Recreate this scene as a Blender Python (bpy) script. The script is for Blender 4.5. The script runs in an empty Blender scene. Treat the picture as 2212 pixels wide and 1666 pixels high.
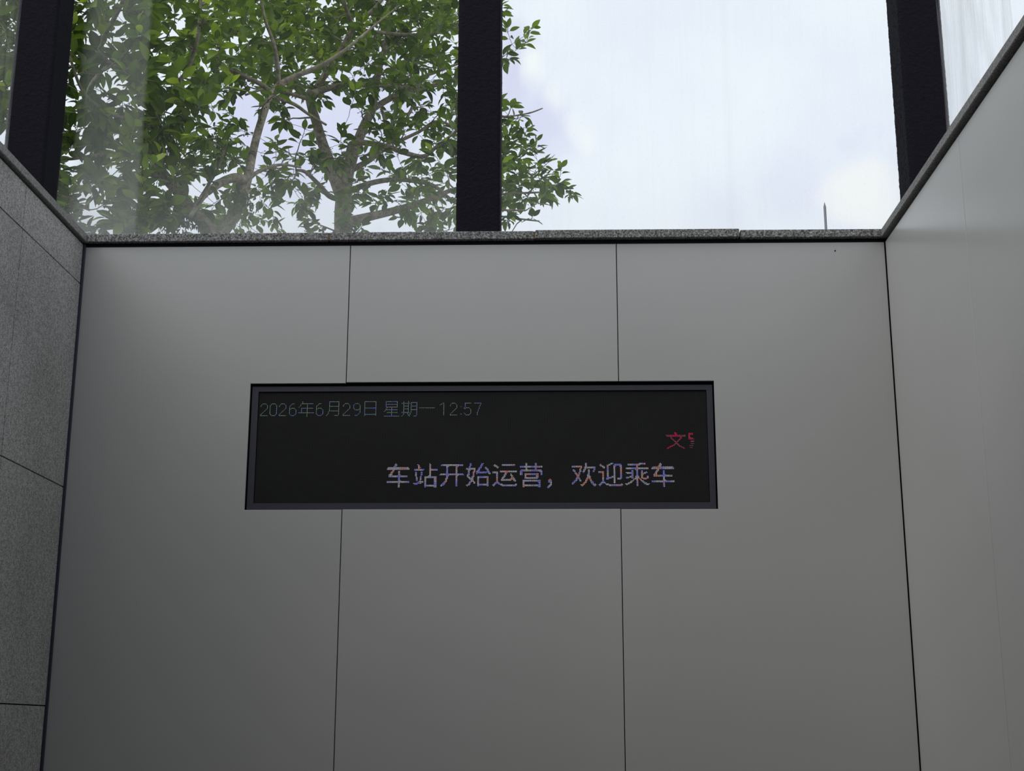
import bpy, bmesh, math, random
import numpy as np
from mathutils import Vector, Matrix, noise

# ------------------------------------------------------------------ camera, sky, sun, exposure
SC = bpy.context.scene
COL = SC.collection
F_PX, PITCH, YAW, ROLL = 2969.64, 0.245994, -0.025865, 0.0020989
CAM = Vector((0.28893, -5.82754, 1.6))
_f = Vector((math.sin(YAW)*math.cos(PITCH), math.cos(YAW)*math.cos(PITCH), math.sin(PITCH)))
_r0 = Vector((math.cos(YAW), -math.sin(YAW), 0))
_u0 = _r0.cross(_f)
_r = math.cos(ROLL)*_r0 + math.sin(ROLL)*_u0
_u = -math.sin(ROLL)*_r0 + math.cos(ROLL)*_u0
cam_data = bpy.data.cameras.new('camera')
cam = bpy.data.objects.new('camera', cam_data)
COL.objects.link(cam)
cam.matrix_world = Matrix(((_r.x, _u.x, -_f.x, CAM.x), (_r.y, _u.y, -_f.y, CAM.y), (_r.z, _u.z, -_f.z, CAM.z), (0, 0, 0, 1)))
cam_data.sensor_fit = 'HORIZONTAL'
cam_data.sensor_width = 36
cam_data.lens = 36*F_PX/2212
cam_data.clip_start = .05
SC.camera = cam

vs = SC.view_settings
vs.view_transform = 'Standard'
vs.look = 'None'
vs.gamma = 1
vs.use_curve_mapping = False
vs.exposure = 0.0


def ray(u, v):
    """direction through a point of the photograph, forward component 1"""
    return _f + _r*((u-1106)/F_PX) - _u*((v-833)/F_PX)


def at(u, v, y):
    """where the line of sight meets the vertical plane y"""
    d = ray(u, v)
    return CAM + d*((y-CAM.y)/d.y)


def to_px(p):
    v = p - CAM
    w = v.dot(_f)
    return 1106+F_PX*v.dot(_r)/w, 833-F_PX*v.dot(_u)/w, w


# ---- node helpers
class N:
    def __init__(s, tree):
        s.t = tree
        s.t.nodes.clear()

    def n(s, typ, inputs=None, **kw):
        nd = s.t.nodes.new(typ)
        for k, v in kw.items():
            setattr(nd, k, v)
        for k, v in (inputs or {}).items():
            if isinstance(v, bpy.types.NodeSocket):
                s.t.links.new(v, nd.inputs[k])
            else:
                nd.inputs[k].default_value = v
        return nd

    def math(s, op, a, b=0.0, clamp=False):
        return s.n('ShaderNodeMath', {0: a, 1: b}, operation=op, use_clamp=clamp).outputs[0]

    def ramp(s, fac, stops, interp='LINEAR'):
        nd = s.n('ShaderNodeValToRGB', {'Fac': fac})
        cr = nd.color_ramp
        cr.interpolation = interp
        while len(cr.elements) < len(stops):
            cr.elements.new(.5)
        for e, (p, c) in zip(cr.elements, stops):
            e.position = p
            e.color = (c, c, c, 1) if isinstance(c, (int, float)) else (*c, 1)
        return nd.outputs['Color']

    def mix(s, fac, a, b, blend='MIX'):
        nd = s.n('ShaderNodeMix', data_type='RGBA', blend_type=blend)
        for i, v in ((0, fac), (6, a), (7, b)):
            if isinstance(v, bpy.types.NodeSocket):
                s.t.links.new(v, nd.inputs[i])
            else:
                nd.inputs[i].default_value = v if i == 0 else ((*v, 1) if len(v) == 3 else v)
        return nd.outputs[2]

    def noise(s, vec, scale, detail=2, rough=.5):
        return s.n('ShaderNodeTexNoise', {'Vector': vec, 'Scale': scale, 'Detail': detail, 'Roughness': rough}).outputs['Fac']

    def out(s, sh, kind='ShaderNodeOutputMaterial'):
        o = s.t.nodes.new(kind)
        s.t.links.new(sh, o.inputs['Surface'])


# ---- sky: thin bright overcast with soft lilac gaps in the cloud
world = bpy.data.worlds.new('sky')
SC.world = world
world.use_nodes = True
w = N(world.node_tree)
SKY = 1.02
vec = w.n('ShaderNodeTexCoord').outputs['Generated']
warp = w.n('ShaderNodeTexNoise', {'Vector': vec, 'Scale': 5.0, 'Detail': 4, 'Roughness': .55}).outputs['Color']
wv = w.n('ShaderNodeVectorMath', {0: warp, 1: (.5, .5, .5)}, operation='SUBTRACT').outputs[0]
wv = w.n('ShaderNodeVectorMath', {0: wv, 'Scale': .115}, operation='SCALE').outputs[0]
wvec = w.n('ShaderNodeVectorMath', {0: vec, 1: wv}, operation='ADD').outputs[0]
base = w.noise(vec, 4.5, 5, .55)
sky_col = w.ramp(base, [(.30, (.66, .69, .88)), (.43, (.80, .86, .96)), (.55, (.84, .905, .98)), (.72, (.90, .96, .985))])
# soft openings in the cloud, each a direction and an angular size
for (u, v, rad, col, amt) in [(1215, 255, .040, (.66, .68, .89), .85), (1125, 140, .035, (.68, .70, .90), .8), (1120, 215, .03, (.66, .68, .88), .8),
                              (560, 255, .06, (.66, .69, .89), .9), (790, 225, .06, (.68, .71, .90), .9), (1750, 440, .040, (.76, .79, .95), .55), (1560, 490, .035, (.78, .82, .96), .5),
                              (1190, 150, .022, (.93, .98, .97), .9), (1255, 205, .022, (.93, .98, .97), .9), (1310, 280, .022, (.92, .97, .98), .8),
                              (1905, 470, .034, (.95, .965, .96), .8), (1840, 490, .022, (.93, .95, .96), .8)]:
    d = ray(u, v).normalized()
    dist = w.n('ShaderNodeVectorMath', {0: wvec, 1: tuple(d)}, operation='DISTANCE').outputs['Value']
    fac = w.n('ShaderNodeMapRange', {'Value': dist, 'From Min': rad*.35, 'From Max': rad*1.0, 'To Min': amt, 'To Max': 0.0}, interpolation_type='SMOOTHSTEP').outputs[0]
    sky_col = w.mix(fac, sky_col, col)
bg = w.n('ShaderNodeBackground', {'Color': sky_col, 'Strength': SKY}).outputs[0]
w.out(bg, 'ShaderNodeOutputWorld')

sun_data = bpy.data.lights.new('sun', 'SUN')
sun_data.energy = 1.45
sun_data.angle = math.radians(55)
sun_data.color = (1, .98, .96)
sun = bpy.data.objects.new('sun', sun_data)
COL.objects.link(sun)
sun.rotation_euler = Vector((-.50, -.55, 1)).to_track_quat('Z', 'Y').to_euler()

# ------------------------------------------------------------------ helpers


def lin(r, g, b):
    return tuple(((c/255)/12.92 if c <= 10 else (((c/255)+.055)/1.055)**2.4) for c in (r, g, b))


def material(name):
    m = bpy.data.materials.new(name)
    m.use_nodes = True
    return m, N(m.node_tree)


def link_obj(name, me, mat=None, parent=None, **props):
    o = bpy.data.objects.new(name, me)
    COL.objects.link(o)
    if mat is not None and me is not None and not me.materials:
        me.materials.append(mat)
    if parent is not None:
        o.parent = parent
    for k, v in props.items():
        o[k] = v
    return o


def empty(name, loc=(0, 0, 0), **props):
    o = link_obj(name, None, **props)
    o.location = loc
    o.empty_display_size = .1
    return o


def child_mesh(name, me, mat, parent, **props):
    """mesh given in world coordinates, parented to an Empty standing at its own place"""
    me.transform(Matrix.Translation(-parent.location))
    return link_obj(name, me, mat, parent, **props)


def bm_mesh(name, bm, smooth=False):
    me = bpy.data.meshes.new(name)
    bmesh.ops.recalc_face_normals(bm, faces=bm.faces)
    bm.to_mesh(me)
    bm.free()
    if smooth:
        me.polygons.foreach_set('use_smooth', [True]*len(me.polygons))
    return me


def add_box(bm, lo, hi):
    vs_ = [bm.verts.new((x, y, z)) for x in (lo[0], hi[0]) for y in (lo[1], hi[1]) for z in (lo[2], hi[2])]
    for f in ((0, 1, 3, 2), (4, 6, 7, 5), (0, 4, 5, 1), (2, 3, 7, 6), (0, 2, 6, 4), (1, 5, 7, 3)):
        bm.faces.new([vs_[i] for i in f])
    return vs_


def box(name, lo, hi, bevel=0.0, seg=1):
    bm = bmesh.new()
    add_box(bm, lo, hi)
    if bevel:
        bmesh.ops.bevel(bm, geom=bm.edges[:], offset=bevel, segments=seg, affect='EDGES')
    return bm_mesh(name, bm)


def prism_xz(name, pts, y0, y1, bevel=0.0):
    """polygon in the XZ plane extruded along y"""
    bm = bmesh.new()
    a = [bm.verts.new((x, y0, z)) for x, z in pts]
    f = bm.faces.new(a)
    r = bmesh.ops.extrude_face_region(bm, geom=[f])
    bmesh.ops.translate(bm, verts=[v for v in r['geom'] if isinstance(v, bmesh.types.BMVert)], vec=(0, y1-y0, 0))
    if bevel:
        bmesh.ops.bevel(bm, geom=[e for e in bm.edges if abs(e.verts[0].co.y-e.verts[1].co.y) < 1e-6 and e.verts[0].co.y < y0+1e-6], offset=bevel, segments=1, affect='EDGES')
    return bm_mesh(name, bm)


# ------------------------------------------------------------------ materials
def granite(name, dark, mid, light, scale, rough=.75, bump=.15, tint=(1, 1, .99), stain=0.0):
    m, t = material(name)
    co = t.n('ShaderNodeTexCoord').outputs['Object']
    n1 = t.noise(co, scale, 3, .75)
    n2 = t.noise(co, scale*.37, 2, .6)
    c = t.ramp(n1, [(.34, dark), (.50, mid), (.66, light)])
    c2 = t.ramp(n2, [(.36, .72), (.6, 1.08)])
    col = t.mix(1.0, c, c2, 'MULTIPLY')
    col = t.mix(1.0, col, tint, 'MULTIPLY')
    if stain:
        n3 = t.noise(co, 1.7, 4, .6)
        col = t.mix(1.0, col, t.ramp(n3, [(.3, 1-stain), (.7, 1.0)]), 'MULTIPLY')
    b = t.n('ShaderNodeBump', {'Height': n1, 'Strength': bump, 'Distance': .003}).outputs[0]
    t.out(t.n('ShaderNodeBsdfPrincipled', {'Base Color': col, 'Roughness': rough, 'Specular IOR Level': .3, 'Normal': b}).outputs[0])
    return m


def panel_mat(name, val, rough, spec):
    m, t = material(name)
    co = t.n('ShaderNodeTexCoord').outputs['Object']
    n1 = t.noise(co, 1.1, 3, .5)
    n2 = t.noise(co, 260, 2, .5)
    col = t.mix(1.0, (val*1.015, val, val*.955), t.ramp(n1, [(.3, .96), (.7, 1.02)]), 'MULTIPLY')
    b = t.n('ShaderNodeBump', {'Height': n2, 'Strength': .05, 'Distance': .0006}).outputs[0]
    r = t.math('ADD', t.math('MULTIPLY', n1, .06), rough-.03)
    t.out(t.n('ShaderNodeBsdfPrincipled', {'Base Color': col, 'Roughness': r, 'Specular IOR Level': spec, 'Normal': b}).outputs[0])
    return m


def plain(name, col, rough=.6, spec=.3, metallic=0.0, bump=0.0, bscale=300):
    m, t = material(name)
    inp = {'Base Color': (*col, 1), 'Roughness': rough, 'Specular IOR Level': spec, 'Metallic': metallic}
    co = t.n('ShaderNodeTexCoord').outputs['Object']
    n1 = t.noise(co, bscale, 2)
    inp['Base Color'] = t.mix(1.0, col, t.ramp(n1, [(.3, .88), (.7, 1.1)]), 'MULTIPLY')
    if bump:
        inp['Normal'] = t.n('ShaderNodeBump', {'Height': n1, 'Strength': bump, 'Distance': .004}).outputs[0]
    t.out(t.n('ShaderNodeBsdfPrincipled', inp).outputs[0])
    return m


M_PANEL = panel_mat('grey_wall_panel', .375, .30, .5)
M_PANEL_R = panel_mat('grey_side_panel', .46, .24, .5)
M_TILE = granite('grey_granite_tile', .08, .42, .56, 170, .7, .1, (1.04, 1, .95), .25)
M_COPING = granite('flamed_granite_coping', .02, .15, .38, 125, .8, .4, (1.03, 1, .96))
M_COPING_R = granite('fine_granite_coping', .08, .23, .36, 230, .75, .2, (1.03, 1, .96))
M_BACKING = plain('dark_backing', (.012, .012, .013), .9, .1)
M_GASKET = plain('dark_violet_gasket', (.035, .032, .055), .5, .3)
M_MORTAR = plain('rusty_mortar', (.13, .085, .04), .9, .1)
M_COAT = plain('charcoal_fire_coating', (.0062, .0054, .0098), .75, .10, 0, 1.0, 210)
M_BEZEL = plain('bezel_metal', (.036, .034, .048), .5, .3)
M_BLACK = plain('matt_black', (.006, .006, .007), .9, .1)
M_FLOOR = granite('floor_granite', .14, .25, .34, 120, .6, .05)
M_GROUND = granite('pavement', .16, .24, .32, 30, .9, .1)
M_ROD = plain('galvanised_rod', (.12, .12, .13), .45, .5, .4)
M_SPECK = plain('dark_speck', (.01, .01, .01), .8, .2)

# glass: clear pane under an uneven film of dust, thicker near the sill, with vertical haze bands on top


def glass_mat(name, lo, hi, haze_bands=(), smear=0.0, film=.03, ior=1.17):
    m, t = material(name)
    co = t.n('ShaderNodeTexCoord').outputs['Object']
    sep = t.n('ShaderNodeSeparateXYZ', {'Vector': co})
    x, y, z = sep.outputs
    n1 = t.noise(co, 2.2, 4, .6)
    mp = t.n('ShaderNodeMapping', {'Vector': co, 'Scale': (22, 22, 1.3)}).outputs[0]
    n2 = t.noise(mp, 1.0, 4, .65)
    n3 = t.noise(co, 90, 2, .6)
    low = t.n('ShaderNodeMapRange', {'Value': z, 'From Min': 3.75, 'From Max': 4.45, 'To Min': lo, 'To Max': 0.0}, interpolation_type='SMOOTHSTEP').outputs[0]
    low = t.math('MULTIPLY', low, t.math('ADD', t.math('MULTIPLY', n1, 1.3), .35))
    d = t.math('ADD', low, film)
    d = t.math('ADD', d, t.math('MULTIPLY', t.ramp(n2, [(.52, 0.0), (.75, 1.0)]), hi))
    d = t.math('ADD', d, t.math('MULTIPLY', t.ramp(n3, [(.62, 0.0), (.72, 1.0)]), .03))
    for (axis, c0, c1, soft0, soft1, amt) in haze_bands:
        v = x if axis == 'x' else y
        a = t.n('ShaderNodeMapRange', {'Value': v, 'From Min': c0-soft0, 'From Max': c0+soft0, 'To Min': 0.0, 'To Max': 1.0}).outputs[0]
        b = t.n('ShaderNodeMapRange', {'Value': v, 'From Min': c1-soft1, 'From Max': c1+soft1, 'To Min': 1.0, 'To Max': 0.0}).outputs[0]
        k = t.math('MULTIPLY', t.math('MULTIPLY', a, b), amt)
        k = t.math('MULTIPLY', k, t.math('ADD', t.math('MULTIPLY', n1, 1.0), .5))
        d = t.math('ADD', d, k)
    if smear:
        mp2 = t.n('ShaderNodeMapping', {'Vector': co, 'Scale': (9, 9, 1.1)}).outputs[0]
        sm = t.n('ShaderNodeTexNoise', {'Vector': mp2, 'Scale': 1.0, 'Detail': 6, 'Roughness': .6, 'Distortion': 1.6}).outputs['Fac']
        d = t.math('ADD', d, t.math('MULTIPLY', t.ramp(sm, [(.42, 0.0), (.7, 1.0)]), smear))
    d = t.math('MINIMUM', d, .85)
    dust_haze = t.n('ShaderNodeMixShader', {0: .72, 1: t.n('ShaderNodeBsdfDiffuse', {'Color': (.7, .7, .67, 1)}).outputs[0],
                                       2: t.n('ShaderNodeBsdfTranslucent', {'Color': (.86, .86, .83, 1)}).outputs[0]}).outputs[0]
    clear = t.n('ShaderNodeBsdfTransparent', {'Color': (.985, .992, .99, 1)}).outputs[0]
    gloss = t.n('ShaderNodeBsdfGlossy', {'Color': (1, 1, 1, 1), 'Roughness': .02}).outputs[0]
    lw = t.n('ShaderNodeLayerWeight', {'Blend': .5}).outputs['Facing']
    f0 = ((ior-1)/(ior+1))**2
    fr = t.math('ADD', t.math('MULTIPLY', t.math('POWER', lw, 5.0), .30), f0)
    g = t.n('ShaderNodeMixShader', {0: fr, 1: clear, 2: gloss}).outputs[0]
    t.out(t.n('ShaderNodeMixShader', {0: d, 1: g, 2: dust_haze}).outputs[0])
    return m


# ------------------------------------------------------------------ the pit: walls, floor, copings
XL, XR = -1.8, 1.8
ZT = 3.716            # top of the panels
ZC0, ZC1 = 3.734, 3.772   # coping
SX0, SX1, SZ0, SZ1 = -1.0115, 1.0185, 2.5175, 3.081   # opening for the display
REAR = -8.4
LOUT, ROUT = -2.46, 2.40

wb = link_obj('wall_back', box('wall_back', (XL-.05, .03, 0), (XR+.05, .36, ZT+.016)), M_BACKING, kind='structure')
g = .0018
s1, s2 = -.590, .604
panels = {
    'l': [(XL+.009, 0), (s1-g, 0), (s1-g, SZ0), (SX0, SZ0), (SX0, SZ1-.004), (s1-g, SZ1-.004), (s1-g, ZT), (XL+.009, ZT)],
    'mu': [(s1+g, SZ1), (s2-g, SZ1), (s2-g, ZT), (s1+g, ZT)],
    'ml': [(s1+g, 0), (s2-g, 0), (s2-g, SZ0+.001), (s1+g, SZ0+.001)],
    'r': [(s2+g, 0), (XR-.004, 0), (XR-.004, ZT), (s2+g, ZT), (s2+g, SZ1), (SX1, SZ1), (SX1, SZ0), (s2+g, SZ0)],
}
for k, pts in panels.items():
    po = link_obj('panel', prism_xz('panel', pts, 0, .010, .0012), M_PANEL, wb)
bm = bmesh.new()
bmesh.ops.create_icosphere(bm, subdivisions=1, radius=.004, matrix=Matrix.Translation(at(1804, 542, 0)) @ Matrix.Diagonal((1, .4, 1.2, 1)))
sp = link_obj('speck', bm_mesh('speck', bm), M_SPECK, wb)

# left wall: granite tiles with open joints
wl = link_obj('wall_left', box('wall_left', (-2.10, REAR, 0), (XL-.024, .03, ZT+.016)), M_BACKING, kind='structure')
rows = [0, .774, 1.696, 2.617, 3.541, 3.728]
cols = [-.012-.0] + [-.705-.70*i for i in range(11)]
jj = .0022
tile_cache = {}
rnd = random.Random(5)
for r in range(5):
    for c in range(11):
        y1, y0 = cols[c]-(jj if c else 0), cols[c+1]+jj
        z0, z1 = rows[r]+jj, rows[r+1]-jj
        off = rnd.uniform(-.0006, .0006)
        me = box('tile', (XL-.0235, y0, z0), (XL+off, y1, z1), .0012)
        link_obj('tile', me, M_TILE, wl)
# dark strip in the corner
link_obj('trim_1', box('trim_1', (XL-.001, -.011, 0), (XL+.010, .0295, ZT+.012), .001), M_GASKET, kind='structure')

# right wall: smooth panels
wr = link_obj('wall_right', box('wall_right', (XR+.03, REAR, 0), (2.10, .03, ZT+.016)), M_BACKING, kind='structure')
ys = [-.003, -1.127] + [-1.127-1.2*i for i in range(1, 7)]
for a, b in zip(ys[:-1], ys[1:]):
    link_obj('panel', box('panel', (XR, b+.0022, 0), (XR+.029, a-.0022, ZT), .0012), M_PANEL_R, wr)

# copings
def coping(name, mat, stones, filler):
    root = link_obj(name, box(name, *filler), M_BACKING, kind='structure')
    for lo, hi in stones:
        link_obj('coping_stone', box('coping_stone', lo, hi, .003), mat, root)
    return root


bx = [-1.785, -.686, .239, 1.154, 1.790]
dz = [0, .0006, .004, -.0005]
dy = [0, 0, -.003, .001]
ct = coping('trim_2', M_COPING, [((bx[i]+.0026, -.022+dy[i], ZC0+dz[i]*.6), (bx[i+1]-.0026, .36, ZC1+dz[i])) for i in range(4)],
            ((XL, .004, ZC0-.020), (XR, .34, ZC0+.012)))
for x in bx[1:3]:
    link_obj('mortar', box('mortar', (x-.0026, -.020, ZC0+.002), (x+.0026, .3, ZC1-.002)), M_MORTAR, ct)
ly = [.36, -.90, -1.82, -2.74, -3.66, -4.58, -5.5, -6.42, -7.34, -8.4]
coping('trim_3', M_COPING_R, [((LOUT, ly[i+1]+.0015, ZC0), (XL+.018, ly[i]-.0015, ZC1)) for i in range(9)],
       ((LOUT+.05, REAR, ZC0-.006), (XL-.02, .34, ZC0+.012)))
ry = [.36, -1.45, -2.37, -3.29, -4.21, -5.13, -6.05, -6.97, -8.4]
coping('trim_4', M_COPING_R, [((XR-.018, ry[i+1]+.0015, ZC0), (ROUT, ry[i]-.0015, ZC1)) for i in range(8)],
       ((XR+.02, REAR, ZC0-.006), (ROUT-.05, .34, ZC0+.012)))

link_obj('added_shade_slab', box('added_shade_slab', (-2.1, REAR-.3, 3.80), (2.1, -3.2, 4.1)), M_FLOOR, kind='structure')  # unseen slab added behind the camera to darken the lower walls
link_obj('floor', box('floor', (-2.1, REAR-.3, -.15), (2.1, .36, 0)), M_FLOOR, kind='structure')
link_obj('wall_rear', box('wall_rear', (-2.1, REAR-.3, 0), (2.1, REAR, 3.73)), M_PANEL, kind='structure')
# pavement around the pit
bm = bmesh.new()
GZ = 3.35
for lo, hi in [((-30, .36, GZ-.3), (30, 40, GZ)), ((-30, -30, GZ-.3), (-2.1, .36, GZ)), ((2.1, -30, GZ-.3), (30, .36, GZ)), ((-2.1, -30, GZ-.3), (2.1, REAR-.3, GZ))]:
    add_box(bm, lo, hi)
link_obj('ground', bm_mesh('ground', bm), M_GROUND, kind='structure')
# plinth under the copings outside the pit walls
for nm, lo, hi in [('wall_plinth_left', (LOUT+.04, REAR, GZ), (-2.1, .36, ZC0-.006)), ('wall_plinth_right', (2.1, REAR, GZ), (ROUT-.04, .36, ZC0-.006))]:
    link_obj(nm, box(nm, lo, hi), M_COPING_R, kind='structure')

# ------------------------------------------------------------------ columns with rough fire coating
COL_TOP = 6.3


def column_mesh(seed):
    wd, cell = .204, .0066
    nx = int(wd/cell)
    nz = int((COL_TOP-ZC1)/cell)
    ring = []
    h = wd/2
    for i in range(nx):
        ring.append((-h+wd*i/nx, -h))
    for i in range(nx):
        ring.append((h, -h+wd*i/nx))
    for i in range(nx):
        ring.append((h-wd*i/nx, h))
    for i in range(nx):
        ring.append((-h, h-wd*i/nx))
    nr = len(ring)
    verts = []
    for k in range(nz+1):
        z = (COL_TOP-ZC1)*k/nz
        for (x, y) in ring:
            # slightly rounded arrises
            rr = max(0, abs(x)+abs(y)-(2*h-.012))*.35
            sx, sy = x-math.copysign(rr, x), y-math.copysign(rr, y)
            p = Vector((sx*135+seed*9.1, sy*135, z*135))
            d = .0007*noise.noise(p*.3)+.0021*noise.noise(p)
            L = math.hypot(sx, sy)
            verts.append((sx+d*sx/L*1.2, sy+d*sy/L*1.2, z))
    faces = []
    for k in range(nz):
        a = k*nr
        for i in range(nr):
            j = (i+1) % nr
            faces.append((a+i, a+j, a+nr+j, a+nr+i))
    faces.append(tuple(range(nr-1, -1, -1)))
    faces.append(tuple(nz*nr+i for i in range(nr)))
    me = bpy.data.meshes.new('steel_column')
    me.from_pydata(verts, [], faces)
    me.polygons.foreach_set('use_smooth', [True]*(len(faces)-2)+[False]*2)
    return me


CY = .205
cme = column_mesh(1)
for x, lab in [(-2.157, 'dark rough coated steel column above the left granite wall'),
               (-.022, 'dark rough coated steel column in the middle above the back wall'),
               (2.063, 'dark rough coated steel column above the smooth right wall')]:
    o = link_obj('steel_column', cme, M_COAT, kind='thing', label=lab, category='column', group='steel columns of the glass enclosure')
    o.location = (x, CY, ZC1+.0005)

# ------------------------------------------------------------------ glass bays
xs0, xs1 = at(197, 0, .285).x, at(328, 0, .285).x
xj = at(1566, 100, .285).x  # faint vertical band on the sky-bay pane
G1 = glass_mat('dusty_glass_painted_reflection', .14, .015, [('x', xs0, xs1, .03, .010, .12)], 0, .002)  # reflected sky painted in as a vertical haze band
G2 = glass_mat('dusty_glass_sky_bay', .05, .02, [('x', xj-.012, xj+.012, .016, .016, .035)], 0, .008)
G3 = glass_mat('dusty_glass_left_side', .12, .04, [], .08, .03, 1.08)
G4 = glass_mat('smeared_glass_right_side', .03, .03, [], .28, .012, 1.08)
G5 = glass_mat('clear_glass_right_side', .05, .05, [], .04, .005, 1.08)
GT = 6.25
x_l, x_m, x_r = -2.157, -.022, 2.063
hw = .104
def window(n, panes):
    root = empty('window_%d' % n, kind='structure')
    for lo, hi, m in panes:
        link_obj('pane', box('pane', lo, hi), m, root)


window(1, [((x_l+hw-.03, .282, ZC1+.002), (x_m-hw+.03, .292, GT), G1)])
window(2, [((x_m+hw-.03, .282, ZC1+.002), (x_r-hw+.03, .292, GT), G2)])
XO = .080
ysm = CAM.y + (x_r+XO-CAM.x)*ray(2180, 20).y/ray(2180, 20).x
window(3, [((x_l-XO-.01, -2.0, ZC1+.002), (x_l-XO, .205-hw+.03, GT), G3), ((x_l-XO-.01, -4.1, ZC1+.002), (x_l-XO, -2.006, GT), G3)])
window(4, [((x_r+XO, ysm+.003, ZC1+.002), (x_r+XO+.01, .205-hw+.03, GT), G4), ((x_r+XO, -3.2, ZC1+.002), (x_r+XO+.01, ysm-.003, GT), G5)])

# ------------------------------------------------------------------ LED display
P = .00408
DX0, DZ1 = -.9745, 3.0405
NC, NR = 480, 120
D = empty('led_display', (0, .03, SZ0), label='wide black LED sign with dotted Chinese lettering set into the grey back wall', category='display')
child_mesh('housing', box('housing', (SX0+.0015, .0265, SZ0+.002), (SX1-.0015, .0295, SZ1-.006)), M_BLACK, D)
bm = bmesh.new()
ox0, ox1, oz0, oz1 = -1.0045, 1.0115, 2.5205, 3.0665
ix0, ix1, iz0, iz1 = DX0-.002, DX0+NC*P+.002, DZ1-NR*P-.002, DZ1+.003
yo = .0125
for lo, hi in [((ox0, yo, oz0), (ix0, .0263, oz1)), ((ix1, yo, oz0), (ox1, .0263, oz1)), ((ix0, yo, oz0), (ix1, .0263, iz0)), ((ix0, yo, iz1), (ix1, .0263, oz1))]:
    add_box(bm, lo, hi)
bmesh.ops.remove_doubles(bm, verts=bm.verts, dist=1e-5)
child_mesh('bezel', bm_mesh('bezel', bm), M_BEZEL, D, label='dark violet grey metal bezel')
m, t = material('led_module_face')
co = t.n('ShaderNodeTexCoord').outputs['Object']
sep = t.n('ShaderNodeSeparateXYZ', {'Vector': co})
fx = t.math('FRACT', t.math('MULTIPLY', t.math('SUBTRACT', sep.outputs[0], DX0), 1/P))
fz = t.math('FRACT', t.math('MULTIPLY', t.math('SUBTRACT', sep.outputs[2], DZ1-.03-SZ0+.03-NR*P), 1/P))
lx = t.math('LESS_THAN', t.math('ABSOLUTE', t.math('SUBTRACT', fx, .5)), .30)
lz = t.math('LESS_THAN', t.math('ABSOLUTE', t.math('SUBTRACT', fz, .5)), .30)
dot = t.math('MULTIPLY', lx, lz)
rib = t.math('GREATER_THAN', fz, .78)
nz_ = t.noise(co, 3.0, 3)
colr = t.mix(dot, (.0032, .0032, .0034), (.021, .021, .0205))
colr = t.mix(t.math('MULTIPLY', rib, .7), colr, (.013, .013, .013))
colr = t.mix(1.0, colr, t.ramp(nz_, [(.3, .85), (.7, 1.1)]), 'MULTIPLY')
t.out(t.n('ShaderNodeBsdfPrincipled', {'Base Color': colr, 'Roughness': .7, 'Specular IOR Level': .15}).outputs[0])
M_LED = m
child_mesh('screen', box('screen', (DX0, .0185, DZ1-NR*P), (DX0+NC*P, .0262, DZ1)), M_LED, D)
m, t = material('lit_diodes')
ca = t.n('ShaderNodeAttribute', attribute_name='led').outputs['Color']
t.out(t.n('ShaderNodeEmission', {'Color': ca, 'Strength': 1.0}).outputs[0])
M_LIT = m

BIG = {}
BIG['che'] = """.........#..............
........###.............
........###.............
.......###..............
.######################.
########################
########################
......##................
.....###....##..........
....###.....##..........
....##......##..........
...###......##..........
..####......###.........
..####################..
..####################..
............##..........
............##..........
............##..........
............###.........
########################
########################
............##..........
............##..........
............##..........
............##..........
............##.........."""
BIG['zhan'] = """.................#........
....##...........##.......
.....##..........##.......
.....##..........##.......
.....###.........##.......
.....##..........##.......
.###########.....#########
.##########......#########
.................##.......
..##....##.......##.......
..##....##.......##.......
..##....##.......##.......
..##....##.......##.......
..##....#.......###.......
...#...##...#############.
...##..##...#############.
...##..##...##........###.
...##..##...##........###.
...##..#....##........###.
......#####.##........###.
....#######.##........###.
#########...##........###.
.####.......##........###.
............#############.
............#############.
............##........###."""
BIG['kai'] = """..#######################.
.########################.
.......###.......###......
.......##........##.......
.......##........##.......
.......##........##.......
.......##........##.......
.......##........##.......
.......##........##.......
.......##........##.......
.########################.
##########################
.......###.......###......
.......##........##.......
.......##........##.......
......###........##.......
......##.........##.......
......##.........##.......
.....###.........##.......
....###..........##.......
...###...........##.......
..####...........##.......
.####............##.......
.##..............##......."""
BIG['shi'] = """....##..........###.......
....##..........##........
....##.........###........
...##..........##.........
...##.........###...##....
##########...###....###...
##########...##......###..
..###...##..###.......##..
..##....##.###........###.
..##...###.##############.
..##...##..###########.###
..##...##..#............##
.###...##.................
.##....##.................
.###..###...############..
..###.##....############..
...#####....##........##..
....####....##........##..
.....###....##........##..
....#####...##........##..
...###..##..##........##..
...##...##..##........##..
..###.......############..
####........############..
.#..........##........##.."""
BIG['yun'] = """..#.......##############..
.####.....##############..
..####....................
....###...................
.....#....................
..........................
..........................
........##################
######..##################
######.......###..........
....##.......##....#......
....##......###....##.....
....##......##.....###....
....##.....###......##....
....##....###.......###...
....##....##.......#####..
....##...###############..
....##...###########..###.
....##.................##.
...####...................
..######..................
.###..#####.............##
###.....##################
.#........###############."""
BIG['ying2'] = """......##........##......
......##........##......
......##........##......
########################
########################
......##........##......
......##........##......
.######################.
########################
###..................###
###...................##
###..###############..##
###..###############..##
.....##..........###....
.....##..........###....
.....###############....
.....##############.....
........................
...###################..
...###################..
...##..............###..
...##...............##..
...##...............##..
...###################..
...###################..
...##..............###.."""
BIG['comma'] = """..##.
.####
.####
.####
...##
...##
..###
.###.
###..
##..."""
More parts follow.
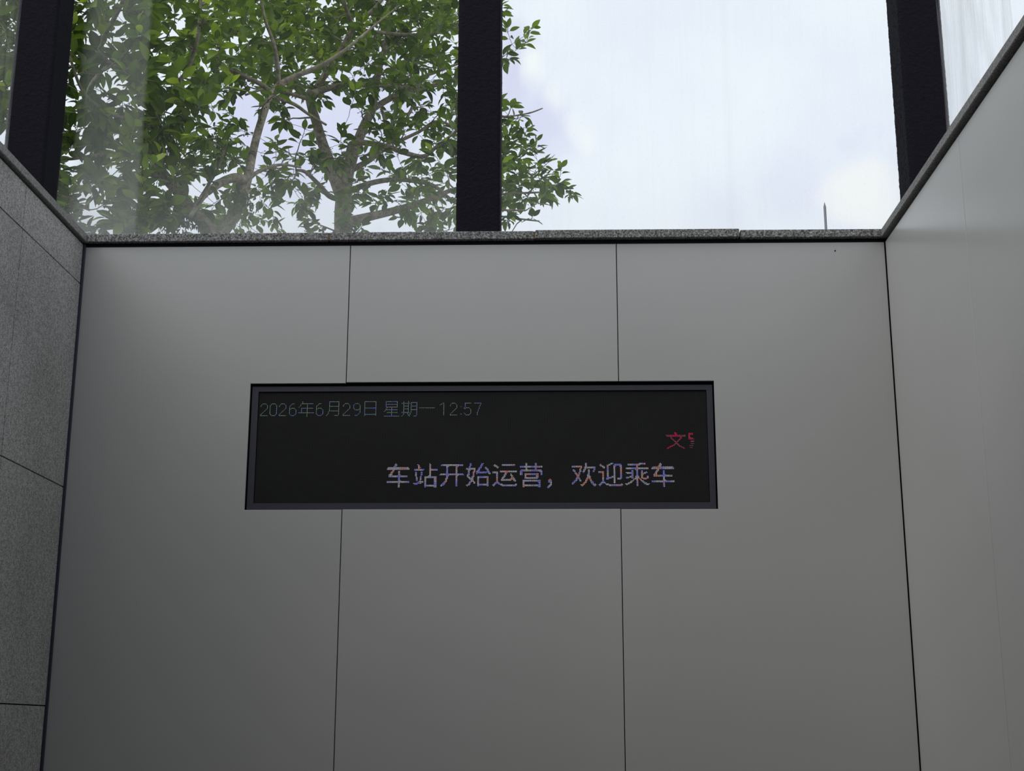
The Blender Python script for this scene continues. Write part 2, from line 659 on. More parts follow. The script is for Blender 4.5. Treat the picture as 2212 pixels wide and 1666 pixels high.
BIG['huan'] = """..............##..........
..............##..........
..............##..........
###########...##..........
###########..############.
.........##..############.
........##...##........##.
.##.....##..###..##....##.
.###....##..##...##...##..
..##....##.###...##...##..
...##..##...#....##.......
...###.##........##.......
....#####.......###.......
.....###........###.......
.....###........####......
.....###........####......
....#####......#####......
....##.##......##.###.....
...###..##....###..##.....
..###...##....##...###....
.###.........###....###...
###.........###.....###...
##.........###.......####.
.........####.........####
..........##...........##."""
BIG['ying'] = """.............###..........
..#........####..#######..
.###.....####...#########.
..####...##.....###...###.
....###..##.....##.....##.
.....##..##.....##.....##.
.........##.....##.....##.
.........##.....##.....##.
.........##.....##.....##.
######...##.....##.....##.
######...##.....##.....##.
....##...##.....##.....##.
....##...##.....##.....##.
....##...##.....##.....##.
....##...##...####.....##.
....##...#########.....##.
....##..######..##..#####.
....##..###.....##..####..
....##..........##........
....##..........##........
...####.........##........
..######........##........
.###...####.............#.
###.....##################
.#.........##############."""
BIG['cheng'] = """...............#######....
...###################....
...#############..........
............##............
............##............
.########################.
.########################.
...........###............
.......##...##...##.......
.......##...##...##...#...
.########...##...##.####..
..#######...##...#####....
.......##...##...###......
.......##...##...##.......
.....####..####..##....##.
.########..####..##....##.
.###...##.######.########.
.........#####.##..####...
........##..##..##........
......###...##...###......
.....###....##....###.....
...####.....##.....####...
#####.......##......######
.##.........##........###.
............##............"""
BIG['wen'] = """.........##..........
.........###.........
..........##.........
#####################
.####################
.....#.........##....
.....##........##....
......##......##.....
.......##....##......
........##..##.......
.........####........
..........##.........
.........####........
........##..##.......
......###....##......
....###.......###....
..###...........###..
.##...............##."""
BIG['ming'] = """#####..
#####..
##.....
##.....
##.....
#####..
######.
.......
..####.
..####.
.......
..####.
.......
.####..
.......
.###..."""
# thin one-dot lettering of the date line
SMALL = {}
SMALL['2'] = """..####..
.#....#.
#......#
#......#
.......#
.......#
......#.
.....#..
....#...
...#....
..#.....
.#......
#.......
########"""
SMALL['0'] = """..####..
.#....#.
#......#
#......#
#......#
#......#
#......#
#......#
#......#
#......#
#......#
#......#
.#....#.
..####.."""
SMALL['6'] = """...###..
..#.....
.#......
#.......
#.......
#.####..
##....#.
#......#
#......#
#......#
#......#
#......#
.#....#.
..####.."""
SMALL['9'] = """..####..
.#....#.
#......#
#......#
#......#
#......#
.#....##
..####.#
.......#
.......#
.......#
......#.
.....#..
..###..."""
SMALL['1'] = """...##
.##.#
#...#
....#
....#
....#
....#
....#
....#
....#
....#
....#
....#
....#"""
SMALL['5'] = """.#######
.#......
.#......
.#......
.#......
#.####..
##....#.
.......#
.......#
.......#
.......#
#......#
.#....#.
..####.."""
SMALL['7'] = """########
.......#
......#.
......#.
.....#..
.....#..
.....#..
....#...
....#...
....#...
...#....
...#....
...#....
...#...."""
SMALL['nian'] = """....#............
....#............
...#############.
..#......#.......
..#......#.......
.#.......#.......
#........#.......
...#############.
...#.....#.......
...#.....#.......
...#.....#.......
...#.....#.......
#################
.........#.......
.........#.......
.........#.......
.........#......."""
SMALL['yue'] = """...###########
...#.........#
...#.........#
...#.........#
...#.........#
...###########
...#.........#
...#.........#
...#.........#
...#.........#
...###########
..#..........#
..#..........#
..#..........#
.#...........#
#........####."""
SMALL['ri'] = """#############
#...........#
#...........#
#...........#
#...........#
#...........#
#...........#
#############
#...........#
#...........#
#...........#
#...........#
#...........#
#...........#
#############
#...........#"""
SMALL['xing'] = """..#############..
..#...........#..
..#...........#..
..#############..
..#...........#..
..#...........#..
..#############..
...#....#........
..#.....#........
..#############..
.#......#........
#.......#........
...############..
........#........
........#........
........#........
#################"""
SMALL['qi'] = """..#....#.........
..#....#..#######
#########.#.....#
..#....#..#.....#
..#....#..#.....#
..######..#######
..#....#..#.....#
..#....#..#.....#
..######..#.....#
..#....#..#######
..#....#..#.....#
..#....#..#.....#
#########.#.....#
..#...#..#......#
..#....#.#......#
.#.....##.......#
#.......#....###."""
SMALL['yi'] = """#################"""
SMALL['colon'] = """##
..
..
..
..
..
..
..
##"""


def dots(glyphs, colour, size):
    """each character is a part of its own, made of its lit diodes"""
    s = size*P/2
    y = .0181
    for key, c0, r0, bank in glyphs:
        vs_, fs_, cs_ = [], [], []
        for r, row in enumerate(bank[key].split('\n')):
            for c, ch in enumerate(row):
                if ch != '#':
                    continue
                x = DX0+(c0+c+.5)*P
                z = DZ1-(r0+r+.5)*P
                b = len(vs_)
                vs_ += [(x-s, y, z-s), (x+s, y, z-s), (x+s, y, z+s), (x-s, y, z+s)]
                fs_.append((b, b+1, b+2, b+3))
                cs_ += [(*colour(c0+c, r0+r, key, c, r), 1)]*4
        me = bpy.data.meshes.new('character')
        me.from_pydata(vs_, [], fs_)
        a = me.color_attributes.new('led', 'FLOAT_COLOR', 'POINT')
        a.data.foreach_set('color', np.array(cs_, 'f').ravel())
        ch_ = child_mesh('character', me, M_LIT, D)
        if key == 'colon':
            ch_['kind'] = 'stuff'


lr = random.Random(3)


def nz3(c, r, k, sc):
    return noise.noise(Vector((c*sc+k*17.3, r*sc*1.3, k*5.1)))


def col_big(c, r, key, i, j):
    a, b = nz3(c, r, 1, .16), nz3(c, r, 2, .19)
    W_, B_, R_ = Vector((.47, .47, .53)), Vector((.24, .25, .78)), Vector((.72, .27, .20))
    v = W_.copy()
    v = v.lerp(B_, min(1, max(0, (a+.12)*2.6)))
    v = v.lerp(R_, min(1, max(0, (b-.18)*4.0)))
    return tuple(v*lr.uniform(.6, .98))


def col_small(c, r, key, i, j):
    a, b = nz3(c, r, 3, .13), nz3(c, r, 4, .2)
    v = Vector((.25, .27, .26))
    v = v.lerp(Vector((.12, .31, .19)), min(1, max(0, (a+.15)*2.0))*(.8 if c < 180 else .2))
    v = v.lerp(Vector((.18, .22, .55)), min(1, max(0, (b-.10)*3.4)))
    k = lr.uniform(.6, 1.1)
    if key == 'colon':
        k *= .35 if j < 4 else .8
    return tuple(v*k)


def col_red(c, r, key, i, j):
    a = nz3(c, r, 5, .22)
    v = Vector((.42, .10, .17)).lerp(Vector((.85, .03, .14)), min(1, max(0, a*2.5+.2)))
    if key == 'ming':
        v = Vector((.75, .06, .12)) if j < 7 else Vector((.30, .10, .14))
    return tuple(v*lr.uniform(.5, .8))


date = [('2', 2, 12, SMALL), ('0', 12, 12, SMALL), ('2', 22, 12, SMALL), ('6', 33, 12, SMALL), ('nian', 43, 10, SMALL), ('6', 62, 12, SMALL), ('yue', 73, 10, SMALL),
        ('2', 91, 12, SMALL), ('9', 102, 12, SMALL), ('ri', 114, 10, SMALL), ('xing', 135, 10, SMALL), ('qi', 154, 10, SMALL), ('yi', 173, 17, SMALL),
        ('1', 195, 12, SMALL), ('2', 206, 12, SMALL), ('colon', 217, 16, SMALL), ('5', 221, 12, SMALL), ('7', 232, 12, SMALL)]
dots(date, col_small, .56)
msg = [('che', 140, 78, BIG), ('zhan', 168, 78, BIG), ('kai', 196, 79, BIG), ('shi', 224, 78, BIG), ('yun', 252, 79, BIG), ('ying2', 281, 78, BIG), ('comma', 310, 95, BIG),
       ('huan', 336, 78, BIG), ('ying', 364, 78, BIG), ('cheng', 392, 78, BIG), ('che', 420, 78, BIG)]
dots(msg, col_big, .64)
dots([('wen', 436, 45, BIG), ('ming', 460, 46, BIG)], col_red, .62)

# ------------------------------------------------------------------ spike beyond the right bay
p0 = at(1781, 437, 8)
bm = bmesh.new()
prof = [(0, .030), (.02, .030), (.03, .014)]
hgt = p0.z-GZ
prof += [(hgt-.05, .014), (hgt-.045, .012), (hgt, .001)]
rings = []
for h_, r_ in prof:
    rings.append([bm.verts.new((r_*math.cos(a*math.pi/5), r_*math.sin(a*math.pi/5), h_)) for a in range(10)])
for A, B in zip(rings, rings[1:]):
    for i in range(10):
        bm.faces.new((A[i], A[(i+1) % 10], B[(i+1) % 10], B[i]))
bm.faces.new(rings[0][::-1])
bm.faces.new(rings[-1])
o = link_obj('lightning_rod', bm_mesh('lightning_rod', bm, True), M_ROD, kind='thing', label='thin grey pointed lightning rod rising against the sky beyond the right bay', category='rod')
o.location = (p0.x, 8, GZ)

# ------------------------------------------------------------------ trees
m, t = material('bark')
co = t.n('ShaderNodeTexCoord').outputs['Object']
n1 = t.noise(co, 26, 4, .65)
n2 = t.noise(co, 3.0, 2)
n3 = t.noise(co, 120, 2)
c = t.ramp(n1, [(.3, lin(80, 72, 62)), (.5, lin(138, 128, 112)), (.7, lin(178, 168, 152))])
c = t.mix(t.ramp(n2, [(.4, 0.0), (.65, .55)]), c, lin(120, 122, 92))
c = t.mix(t.ramp(n3, [(.64, 0.0), (.7, .8)]), c, lin(190, 182, 165))
b = t.n('ShaderNodeBump', {'Height': n1, 'Strength': .4, 'Distance': .01}).outputs[0]
t.out(t.n('ShaderNodeBsdfPrincipled', {'Base Color': c, 'Roughness': .85, 'Specular IOR Level': .2, 'Normal': b}).outputs[0])
M_BARK = m

m, t = material('leaf')
ca = t.n('ShaderNodeAttribute', attribute_name='tint')
sepc = t.n('ShaderNodeSeparateColor', {'Color': ca.outputs['Color']})
k, vein = sepc.outputs[0], sepc.outputs[1]
top = t.ramp(k, [(0, lin(32, 47, 23)), (.45, lin(64, 87, 36)), (.8, lin(102, 130, 44)), (1, lin(150, 172, 54))])
trn = t.ramp(k, [(0, lin(64, 90, 24)), (.45, lin(116, 152, 28)), (.8, lin(162, 198, 36)), (1, lin(205, 232, 50))])
top = t.mix(t.math('MULTIPLY', vein, .30), top, lin(150, 165, 110))
pr = t.n('ShaderNodeBsdfPrincipled', {'Base Color': top, 'Roughness': .42, 'Specular IOR Level': .45}).outputs[0]
tr = t.n('ShaderNodeBsdfTranslucent', {'Color': trn}).outputs[0]
t.out(t.n('ShaderNodeMixShader', {0: .36, 1: pr, 2: tr}).outputs[0])
M_LEAF = m
M_BERRY = plain('berry', lin(92, 84, 62), .6, .3)


def leaf_shape(width, fold, droop):
    """unit-length leaf along +x, blade normal +z: midrib and two edges"""
    st = [0, .12, .3, .5, .7, .87, 1.0]
    wd_ = [.0, .55, .95, 1.0, .78, .38, 0]
    vs_, fs_, vein = [], [], []
    for s, q in zip(st, wd_):
        z = -droop*s*s
        w_ = width*.5*q
        if q == 0:
            vs_.append((s, 0, z))
            vein.append(1)
        else:
            vs_ += [(s, 0, z), (s, w_, z+fold*w_), (s, -w_, z+fold*w_)]
            vein += [1, 0, 0]
    def idx(i):
        return None if i in (0, len(st)-1) else 1+3*(i-1)
    last = len(vs_)-1
    for i in range(len(st)-1):
        a, b_ = idx(i), idx(i+1)
        for sd in (1, 2):
            if a is None:
                f = (0, b_, b_+sd)
            elif b_ is None:
                f = (a, last, a+sd)
            else:
                f = (a, b_, b_+sd, a+sd)
            fs_.append(f if sd == 2 else f[::-1])
    return np.array(vs_, 'f'), fs_, vein


SHAPES = [leaf_shape(wd_, fo, dr) for wd_, fo, dr in ((.50, .35, .14), (.46, .5, .24), (.54, .22, .06), (.42, .55, .32), (.50, .4, -.06))]


def tube(path, radii, sides, verts, faces):
    """append a tapering tube along path"""
    base = len(verts)
    n_ = len(path)
    up = Vector((.3, .5, .8))
    for i, p in enumerate(path):
        d = (path[min(i+1, n_-1)]-path[max(i-1, 0)])
        d = d.normalized() if d.length > 1e-9 else Vector((0, 0, 1))
        a = d.cross(up)
        if a.length < .1:
            a = d.cross(Vector((1, 0, 0)))
        a.normalize()
        b_ = d.cross(a)
        for s in range(sides):
            th = 2*math.pi*s/sides
            verts.append(p+(a*math.cos(th)+b_*math.sin(th))*radii[i])
    for i in range(n_-1):
        for s in range(sides):
            s2_ = (s+1) % sides
            A = base+i*sides
            faces.append((A+s, A+s2_, A+sides+s2_, A+sides+s))
    faces.append(tuple(base+(n_-1)*sides+s for s in range(sides)))
    faces.append(tuple(base+s for s in reversed(range(sides))))


def catmull(pts, sub=5):
    out = []
    P_ = [pts[0]]+pts+[pts[-1]]
    for i in range(1, len(P_)-2):
        for j in range(sub):
            t_ = j/sub
            a, b_, c_, d_ = P_[i-1], P_[i], P_[i+1], P_[i+2]
            out.append(tuple(.5*((2*b_[k])+(-a[k]+c_[k])*t_+(2*a[k]-5*b_[k]+4*c_[k]-d_[k])*t_*t_+(-a[k]+3*b_[k]-3*c_[k]+d_[k])*t_**3) for k in range(len(pts[0]))))
    out.append(tuple(pts[-1]))
    return out


def density(u, v):
    """how full of leaves the crown is seen from the stair, read in 100 by 50 steps"""
    G = [
        [.9, .9, .85, .97, .97, .97, .97, .97, .93, .86, .5],
        [.9, .88, .80, .97, .97, .97, .97, .95, .90, .82, .35],
        [.9, .92, .82, .95, .93, .95, .97, .92, .85, .80, .3],
        [.9, .92, .80, .95, .92, .90, .85, .70, .80, .72, .05],
        [.9, .95, .92, .93, .88, .50, .40, .20, .60, .75, .55],
        [.9, .95, .95, .92, .82, .35, .45, .30, .62, .70, .6],
        [.9, .85, .92, .97, .80, .50, .60, .50, .45, .70, .7],
        [.9, .90, .93, .95, .60, .66, .60, .50, .50, .68, .8],
        [.9, .92, .90, .85, .66, .60, .60, .58, .60, .72, .7],
        [.9, .96, .97, .92, .66, .68, .55, .48, .40, .74, .4],
    ]
    if u > 1075:
        return 0
    i = min(9, max(0, int(v//50))) if v < 505 else 9
    if v < 0:
        return .92 if u < 950 else .6
    j = min(10, max(0, int(u//100)))
    return min(.95, G[i][j]*(1.12 if j > 5 else 1))*(1 if v < 505 else .6)


class Tree:
    def __init__(s, name, base, label, seed, leaf_len, limbs, ysp):
        s.r = random.Random(seed)
        s.root = empty(name, base, kind='thing', label=label, category='tree', group='trees beyond the glass')
        s.base = Vector(base)
        s.nodes = []       # (pos, radius)
        s.leaf_len = leaf_len
        s.leaves = []
        s.berries = []
        s.tv, s.tf = [], []
        for nm, pts in limbs:
            vv, ff = [], []
            cm = catmull(pts)
            path = []
            rad = []
            for (u, v, y, rp) in cm:
                p = at(u, v, y) if v < 600 else Vector((u, v, y))
                path.append(p)
                rad.append(max(.0022, rp*(p-CAM).dot(_f)/F_PX))
            if nm == 'trunk':
                q = path[0]
                steps = 6
                pre = [q.lerp(s.base, k_/steps) for k_ in range(steps, 0, -1)]
                rad = [rad[0]*(1.05+.5*(k_/steps)**2) for k_ in range(steps, 0, -1)]+rad
                path = pre+path
            tube(path, rad, 9 if rad[0] > .02 else 7, vv, ff)
            for p, r_ in zip(path, rad):
                if p.z > GZ+.6:
                    s.nodes.append((p, r_))
            s.mesh(nm, vv, ff, M_BARK)

    def mesh(s, name, vv, ff, mat, **props):
        me = bpy.data.meshes.new(name)
        me.from_pydata([tuple(v-s.base) for v in vv], [], ff)
        me.polygons.foreach_set('use_smooth', [True]*len(ff))
        return link_obj(name, me, mat, s.root, **props)

    def leaf(s, p, d, nrm, L, k):
        s.leaves.append((p, d.normalized(), nrm, L, k, s.r.randrange(len(SHAPES))))

    def spray(s, path, n, tone):
        """leaves spiralling round the end of a twig"""
        r = s.r
        m_ = len(path)
        ph = r.uniform(0, 6.28)
        for i in range(n):
            f = 1-(i/n)**1.25*.62
            q = f*(m_-1)
            a = min(m_-2, int(q))
            p = path[a].lerp(path[a+1], q-a)
            d = (path[a+1]-path[a]).normalized()
            side = d.cross(Vector((0, 0, 1)))
            if side.length < .2:
                side = Vector((1, 0, 0))
            side.normalize()
            up = side.cross(d)
            th = ph+i*2.4
            out = side*math.cos(th)+up*math.sin(th)*.6
            ang = r.uniform(.35, .75) if i < 3 else r.uniform(.75, 1.3)
            ld = d*math.cos(ang)+out*math.sin(ang)+Vector((0, 0, r.uniform(-.45, .10)))
            ld.normalize()
            nr = Vector((0, 0, 1))+out*.25+Vector((r.gauss(0, .38), r.gauss(0, .38), 0))
            L = s.leaf_len*r.uniform(.68, 1.18)*(.75 if i < 2 else 1)
            k = min(1, max(0, tone+r.gauss(0, .2)+(.16 if i < 2 else 0)))
            pet = p+ld*.016
            tube([p, pet], [.0016, .0011], 3, s.tv, s.tf)
            s.leaf(pet, ld, nr, L, k)

    def grow(s, c, n, tone, berry=.25, maxlen=.9):
        r = s.r
        best, bd = None, 1e9
        for p, rad in s.nodes:
            dd = (p-c).length + max(0, p.z-c.z+.05)*.5
            if dd < bd:
                best, bd = (p, rad), dd
        p0, r0_ = best
        v = c-p0
        L = v.length
        if L < .05:
            v = Vector((r.uniform(-1, 1), r.uniform(-1, 1), .6)).normalized()*.15
            c = p0+v
            L = .15
        bend = Vector((r.uniform(-1, 1), r.uniform(-1, 1), r.uniform(-.6, .3)))*L*.16
        k_ = max(4, int(L/.05))
        path = []
        for i in range(k_+1):
            t_ = i/k_
            path.append(p0+v*t_+bend*math.sin(math.pi*t_)+Vector((r.uniform(-1, 1), r.uniform(-1, 1), r.uniform(-1, 1)))*.006*(0 < i < k_))
        ra = min(r0_*.65, .0042+.013*L)
        tube(path, [ra*(1-t_/k_)+.0018*(t_/k_) for t_ in range(k_+1)], 5, s.tv, s.tf)
        for i in range(1, k_+1, 2):
            s.nodes.append((path[i], max(.0025, ra*(1-i/k_))))
        # leaves on the last .22 m
        tail = path[-1:]
        acc = 0
        for q in reversed(path[:-1]):
            acc += (q-tail[0]).length
            tail.insert(0, q)
            if acc > .2:
                break
        if len(tail) < 2:
            tail = path[-2:]
        s.spray(tail, n, tone)
        if r.random() < berry:
            for _ in range(r.randint(5, 12)):
                q = r.choice(tail)
                b_ = q+Vector((r.uniform(-1, 1), r.uniform(-1, 1), r.uniform(-1.2, .4))).normalized()*r.uniform(.012, .04)
                s.berries.append(b_)
                tube([q, b_], [.0011, .0009], 3, s.tv, s.tf)

    def creeper(s, blobs, n):
        """fine dark leaved creeper hanging in tufts round the limbs"""
        r = s.r
        s.creep = []
        for (u, v, y, ru, rv) in blobs:
            for _ in range(n):
                a = r.gauss(0, .45)
                b_ = r.gauss(0, .45)
                p = at(u+a*ru, v+b_*rv, y+r.uniform(-.12, .10))
                d = Vector((r.gauss(0, .5), r.gauss(0, .5), -1)).normalized()
                s.creep.append((p, d, Vector((r.gauss(0, 1), r.gauss(0, 1), .4)), r.uniform(.016, .034), r.uniform(0, .3), r.randrange(len(SHAPES))))
        s.joined('creeper', s.creep)

    def joined(s, name, lst):
        av, af, ac, cnt = [], [], [], 0
        for (p, d, nr, L, k, sh) in lst:
            z = (nr-d*nr.dot(d))
            if z.length < .05:
                z = d.orthogonal()
            z.normalize()
            y = z.cross(d)
            v_, f_, ve = SHAPES[sh]
            R_ = np.array([[d.x, y.x, z.x], [d.y, y.y, z.y], [d.z, y.z, z.z]], 'f')*L
            av.append(v_ @ R_.T+np.array(p-s.base, 'f'))
            af += [tuple(j+cnt for j in f) for f in f_]
            ac += [(k, e, 0, 1) for e in ve]
            cnt += len(v_)
        me = bpy.data.meshes.new(name)
        me.from_pydata(np.concatenate(av).tolist(), [], af)
        a = me.color_attributes.new('tint', 'FLOAT_COLOR', 'POINT')
        a.data.foreach_set('color', np.array(ac, 'f').ravel())
        me.polygons.foreach_set('use_smooth', [True]*len(af))
        link_obj(name, me, M_LEAF, s.root, kind='stuff')

    def finish(s):
        s.mesh('twigs', s.tv, s.tf, M_BARK, kind='stuff')
        # berries
        vv, ff = [], []
        ico = bmesh.new()
        bmesh.ops.create_icosphere(ico, subdivisions=1, radius=.0048)
        iv = [v.co.copy() for v in ico.verts]
        ife = [tuple(v.index for v in f.verts) for f in ico.faces]
        ico.free()
        for b_ in s.berries:
            o_ = len(vv)
            vv += [b_+q for q in iv]
            ff += [tuple(i+o_ for i in f) for f in ife]
        if vv:
            s.mesh('berries', vv, ff, M_BERRY, kind='stuff')
        # order leaves by how large they show in the photograph
        sc = []
        for i, (p, d, nr, L, k, sh) in enumerate(s.leaves):
            u, v, w_ = to_px(p+d*L*.5)
            y = 0
            if 150 < u < 2212 and 0 < v < 500 and not 985 < u < 1088:
                vd = (p-CAM).normalized()
                z = (nr-d*nr.dot(d)).normalized()
                y = L/w_*(.35+.65*abs(z.dot(vd)))*(1-abs(d.dot(vd))*.5)
            sc.append((y, i))
        sc.sort(reverse=True)
        chosen = set(i for y, i in sc[:300] if y > 0)
        cache = {}
        rest = []
        for i, (p, d, nr, L, k, sh) in enumerate(s.leaves):
            if i not in chosen:
                rest.append(s.leaves[i])
                continue
            z = (nr-d*nr.dot(d))
            if z.length < .05:
                z = d.orthogonal()
            z.normalize()
            y = z.cross(d)
            kq = round(k*7)/7
            if (sh, kq) not in cache:
                v_, f_, ve = SHAPES[sh]
                me = bpy.data.meshes.new('leaf')
                me.from_pydata([tuple(q) for q in v_], [], f_)
                a = me.color_attributes.new('tint', 'FLOAT_COLOR', 'POINT')
                a.data.foreach_set('color', np.array([(kq, e, 0, 1) for e in ve], 'f').ravel())
                me.polygons.foreach_set('use_smooth', [True]*len(f_))
                me.materials.append(M_LEAF)
                cache[(sh, kq)] = me
            o_ = link_obj('leaf', cache[(sh, kq)], None, s.root)
            q = p-s.base
            o_.matrix_basis = Matrix(((d.x*L, y.x*L, z.x*L, q.x), (d.y*L, y.y*L, z.y*L, q.y), (d.z*L, y.z*L, z.z*L, q.z), (0, 0, 0, 1)))
        s.joined('leaves', rest)


def L_(y0, y1, *pts):
    """limb: photograph points with a radius, depth running from y0 to y1"""
    n_ = len(pts)
    return [(u, v, y0+(y1-y0)*i/max(1, n_-1), r_) for i, (u, v, r_) in enumerate(pts)]


YA, YB = 1.7, 3.5
b1 = at(458, 520, YA)
t1 = Tree('broadleaf_tree', (b1.x+.05, YA, GZ), 'large leaved green tree with arching pale limb nearest the left column', 11, .110, [
    ('trunk', L_(YA, YA, (458, 540, 20), (462, 520, 19), (466, 508, 18))),
    ('limb', L_(YA, YA-.1, (464, 512, 17), (440, 482, 15), (412, 452, 14), (387, 417, 13), (362, 388, 12), (347, 365, 11), (339, 330, 10), (335, 290, 9), (329, 250, 8), (316, 220, 7), (296, 185, 6), (262, 150, 5), (235, 110, 4))),
    ('limb', L_(YA, YA+.5, (470, 510, 16), (488, 490, 15), (506, 463, 14), (521, 434, 12), (530, 402, 11), (538, 370, 10), (546, 330, 9), (556, 290, 8.5), (570, 245, 8), (584, 207, 7.5), (602, 184, 7), (640, 164, 6), (690, 143, 5), (740, 112, 4), (782, 78, 3), (820, 46, 2.2), (862, 12, 1.2))),
    ('branch', L_(YA+.15, YA-.3, (529, 402, 10), (524, 388, 10.5), (508, 384, 10.5), (486, 390, 9.5), (463, 404, 8.5), (440, 424, 7), (424, 446, 6), (410, 470, 5))),
    ('branch', L_(YA-.05, YA-.4, (340, 333, 6), (290, 327, 6), (240, 333, 5), (190, 338, 4), (145, 344, 3), (90, 340, 2))),
    ('branch', L_(YA+.1, YA-.3, (420, 452, 4), (432, 430, 4), (450, 400, 3.5), (470, 365, 3), (486, 320, 2.5), (500, 280, 2))),
    ('branch', L_(YA+.45, YA+.1, (588, 203, 6), (570, 186, 5.5), (540, 170, 5), (512, 158, 4.5), (478, 144, 4), (440, 120, 3.5), (400, 95, 3), (360, 80, 2.5))),
    ('branch', L_(YA+.45, YA+.8, (584, 207, 5), (610, 215, 4.5), (640, 228, 4), (668, 248, 3.2), (705, 270, 2.5))),
    ('branch', L_(YA+.2, YA+.5, (541, 384, 5), (556, 372, 4.5), (582, 361, 4), (612, 356, 3), (650, 362, 2.2))),
    ('branch', L_(YA-.1, YA-.5, (333, 272, 6), (352, 230, 5.5), (376, 190, 5), (405, 150, 4.5), (425, 90, 4), (432, 30, 3.5), (440, -60, 3))),
    ('branch', L_(YA-.1, YA-.6, (318, 222, 5), (285, 160, 4.5), (240, 142, 4), (206, 168, 3.5), (190, 190, 2.5))),
    ('branch', L_(YA-.2, YA-.6, (210, 110, 5), (235, 60, 5), (262, 10, 4.5), (285, -60, 4))),
    ('branch', L_(YA-.1, YA-.5, (296, 185, 5), (250, 150, 5), (210, 110, 5))),
    ('branch', L_(YA-.1, YA-.6, (329, 250, 5), (270, 255, 4.5), (215, 235, 4), (175, 190, 3.5), (150, 120, 3))),
    ('branch', L_(YA-.1, YA-.5, (362, 388, 6), (310, 375, 5), (262, 385, 4), (215, 415, 3.2), (180, 450, 2.5))),
    ('branch', L_(YA+.45, YA+.2, (602, 184, 5), (600, 140, 4.5), (590, 90, 4), (572, 40, 3.5), (560, -30, 3), (555, -100, 2.5))),
], None)
b2 = at(742, 530, YB)
t2 = Tree('broadleaf_tree', (b2.x, YB, GZ), 'taller grey barked green tree forking behind the middle column', 23, .094, [
    ('trunk', L_(YB, YB, (742, 540, 21), (742, 505, 20), (741, 470, 19), (742, 440, 18), (745, 414, 16))),
    ('limb', L_(YB, YB+.3, (744, 420, 15), (752, 372, 14), (764, 330, 12), (776, 298, 11), (790, 264, 10), (803, 238, 9), (812, 200, 7), (820, 150, 6), (832, 100, 5.5), (838, 60, 5), (838, 0, 4), (836, -90, 3))),
    ('limb', L_(YB, YB-.5, (741, 435, 13), (726, 395, 12.5), (712, 350, 12), (697, 310, 11.5), (683, 262, 10.5), (672, 226, 10), (669, 202, 9), (684, 190, 8), (700, 165, 7.5), (725, 130, 7), (745, 95, 7), (762, 65, 6.5), (785, 40, 5.5), (815, 12, 4.5), (850, -40, 4))),
    ('branch', L_(YB+.2, YB+.7, (803, 238, 7), (817, 228, 7), (845, 212, 6.5), (880, 200, 6), (930, 187, 5), (985, 172, 4), (1040, 155, 3), (1085, 140, 2.5))),
    ('branch', L_(YB-.4, YB-.7, (762, 66, 5), (754, 35, 4.5), (742, 0, 4), (728, -60, 3))),
    ('branch', L_(YB-.45, YB-.1, (672, 203, 8), (690, 197, 7.5), (712, 190, 7), (758, 183, 6), (830, 185, 5), (900, 190, 3.5), (960, 175, 2.5))),
    ('branch', L_(YB-.45, YB-.8, (668, 214, 5), (640, 206, 4.5), (606, 196, 4), (572, 192, 3.2), (530, 205, 2.5))),
    ('branch', L_(YB, YB-.4, (751, 388, 9), (753, 350, 8.5), (756, 322, 8), (764, 309, 7), (800, 310, 6.5), (840, 318, 6), (880, 332, 5.5), (915, 338, 5), (943, 317, 4), (975, 292, 3), (1000, 270, 2.5))),
    ('branch', L_(YB+.05, YB+.4, (762, 366, 7), (800, 345, 6), (830, 320, 5.5), (842, 308, 5), (868, 275, 4), (890, 232, 3))),
    ('branch', L_(YB, YB+.5, (748, 480, 11), (800, 468, 9.5), (850, 456, 8.5), (900, 441, 7.5), (945, 424, 5.5), (985, 410, 4.5), (1050, 420, 3.5), (1110, 418, 2.5), (1180, 415, 2))),
    ('branch', L_(YB, YB+.2, (757, 412, 7), (800, 396, 6), (850, 388, 5.5), (900, 392, 5), (940, 403, 4.2), (985, 437, 3.2), (1060, 452, 2.6), (1135, 455, 2))),
    ('branch', L_(YB+.1, YB+.1, (832, 322, 3.5), (841, 300, 4), (832, 262, 3.8), (824, 235, 3.2))),
    ('branch', L_(YB-.4, YB-.2, (768, 62, 5), (800, 68, 4.5), (850, 73, 4), (910, 75, 3.5), (960, 68, 3), (1010, 50, 2))),
    ('branch', L_(YB+.25, YB+.6, (838, 60, 3.5), (870, 110, 3.5), (885, 150, 3.2), (893, 195, 3))),
    ('branch', L_(YB+.3, YB+.8, (815, 183, 4), (870, 178, 3.2), (930, 160, 3.5), (1000, 135, 2.6), (1080, 120, 2.2))),
    ('branch', L_(YB+.1, YB+.6, (852, 310, 4), (905, 285, 3.6), (950, 262, 3), (1020, 300, 2.6), (1090, 340, 2.2), (1150, 380, 2))),
    ('branch', L_(YB, YB-.5, (738, 432, 6), (712, 424, 6), (690, 400, 5), (660, 372, 4), (640, 368, 3))),
    ('branch', L_(YB+.3, YB+.6, (985, 437, 3), (1040, 460, 2.5), (1100, 470, 2.2), (1165, 478, 1.6))),
    ('branch', L_(YB+.5, YB+.6, (1040, 240, 2.2), (1085, 252, 2), (1140, 245, 1.8), (1172, 234, 1.3))),
    ('branch', L_(YB+.5, YB+.6, (1000, 320, 2.4), (1040, 270, 2.2), (1040, 240, 2.2))),
], None)

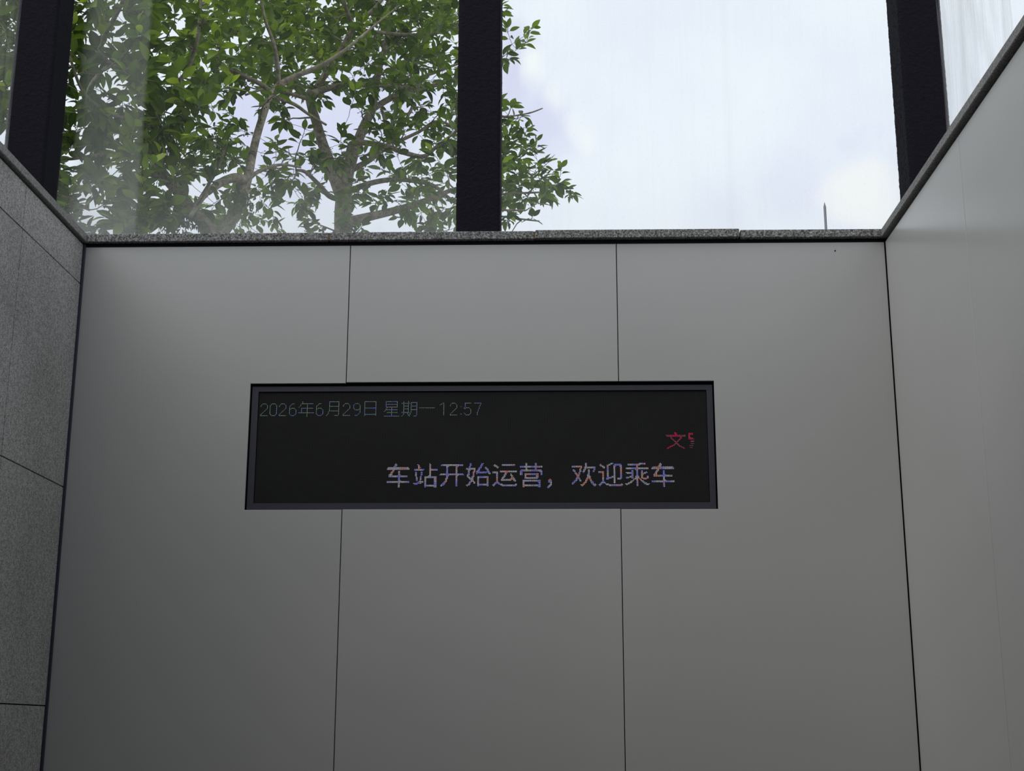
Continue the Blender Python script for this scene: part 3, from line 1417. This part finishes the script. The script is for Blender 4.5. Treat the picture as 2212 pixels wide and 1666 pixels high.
rg = random.Random(77)
pts1, pts2 = [], []
for v0 in range(-450, 600, 50):
    for u0 in range(-300, 1100, 100):
        d = density(u0+50, v0+25)
        if d <= 0:
            continue
        m1 = 1.0 if u0 < 400 else (.55 if u0 < 500 else (.25 if u0 < 600 and v0 < 300 else 0))
        if v0 < 0:
            m1 = 1.0 if u0 < 300 else (.5 if u0 < 600 else 0)
        need = -math.log(1-min(d, .945))*5000
        for share, lst, area, ylo, yhi in ((m1, pts1, 190, YA-.75, YA+.75), (1-m1, pts2, 92, YB-.85, YB+1.4)):
            nl = need*share/area/9
            n_ = int(nl)+(rg.random() < nl-int(nl))
            for _ in range(n_):
                lst.append((u0+rg.random()*100, v0+rg.random()*50, rg.uniform(ylo, yhi)))
# sprays that show to the right of the middle column
for (u, v) in [(1150, 62), (1140, 84), (1118, 100), (1105, 128), (1098, 112), (1110, 225), (1128, 248), (1112, 262), (1140, 278), (1100, 290), (1120, 300), (1145, 318), (1105, 320), (1160, 305),
               (1100, 345), (1125, 340), (1150, 345), (1172, 352), (1190, 345), (1110, 365), (1135, 372), (1165, 376), (1195, 375), (1212, 362), (1100, 390), (1125, 400), (1150, 405), (1178, 402), (1205, 405),
               (1228, 412), (1238, 420), (1140, 425), (1165, 430), (1190, 425), (1112, 420), (1120, 440), (1100, 465), (1095, 480), (1150, 470), (1215, 395), (1155, 390), (1110, 405), (1130, 355), (1085, 300), (1085, 350), (1085, 400), (1095, 330), (1115, 385), (1142, 388), (1170, 395), (1120, 415), (1150, 360), (1178, 420), (1098, 435), (1130, 320), (1095, 255), (1125, 280), (1188, 388)]:
    pts2.append((u, v, rg.uniform(YB+.3, YB+.9)))
for tree, pts, k in ((t1, pts1, 9), (t2, pts2, 9)):
    cs = [at(*p) for p in pts]
    nd = np.array([tuple(p) for p, _ in tree.nodes])
    cs.sort(key=lambda c: float(np.min(((nd-np.array(c))**2).sum(1))))
    for c in cs:
        u, v, _ = to_px(c)
        n_ = k+rg.randint(-2, 2)
        if u > 1090:
            n_ = rg.randint(6, 9)
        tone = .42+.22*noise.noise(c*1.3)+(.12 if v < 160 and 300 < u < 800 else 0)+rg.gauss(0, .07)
        tree.grow(c, n_, tone, berry=.28)
    tree.finish()
t1.creeper([(350, 285, YA-.15, 34, 50), (362, 345, YA-.12, 36, 70), (480, 318, YA-.1, 26, 50), (300, 470, YA-.2, 60, 40), (390, 475, YA-.1, 40, 30), (520, 430, YA, 34, 26)], 300)
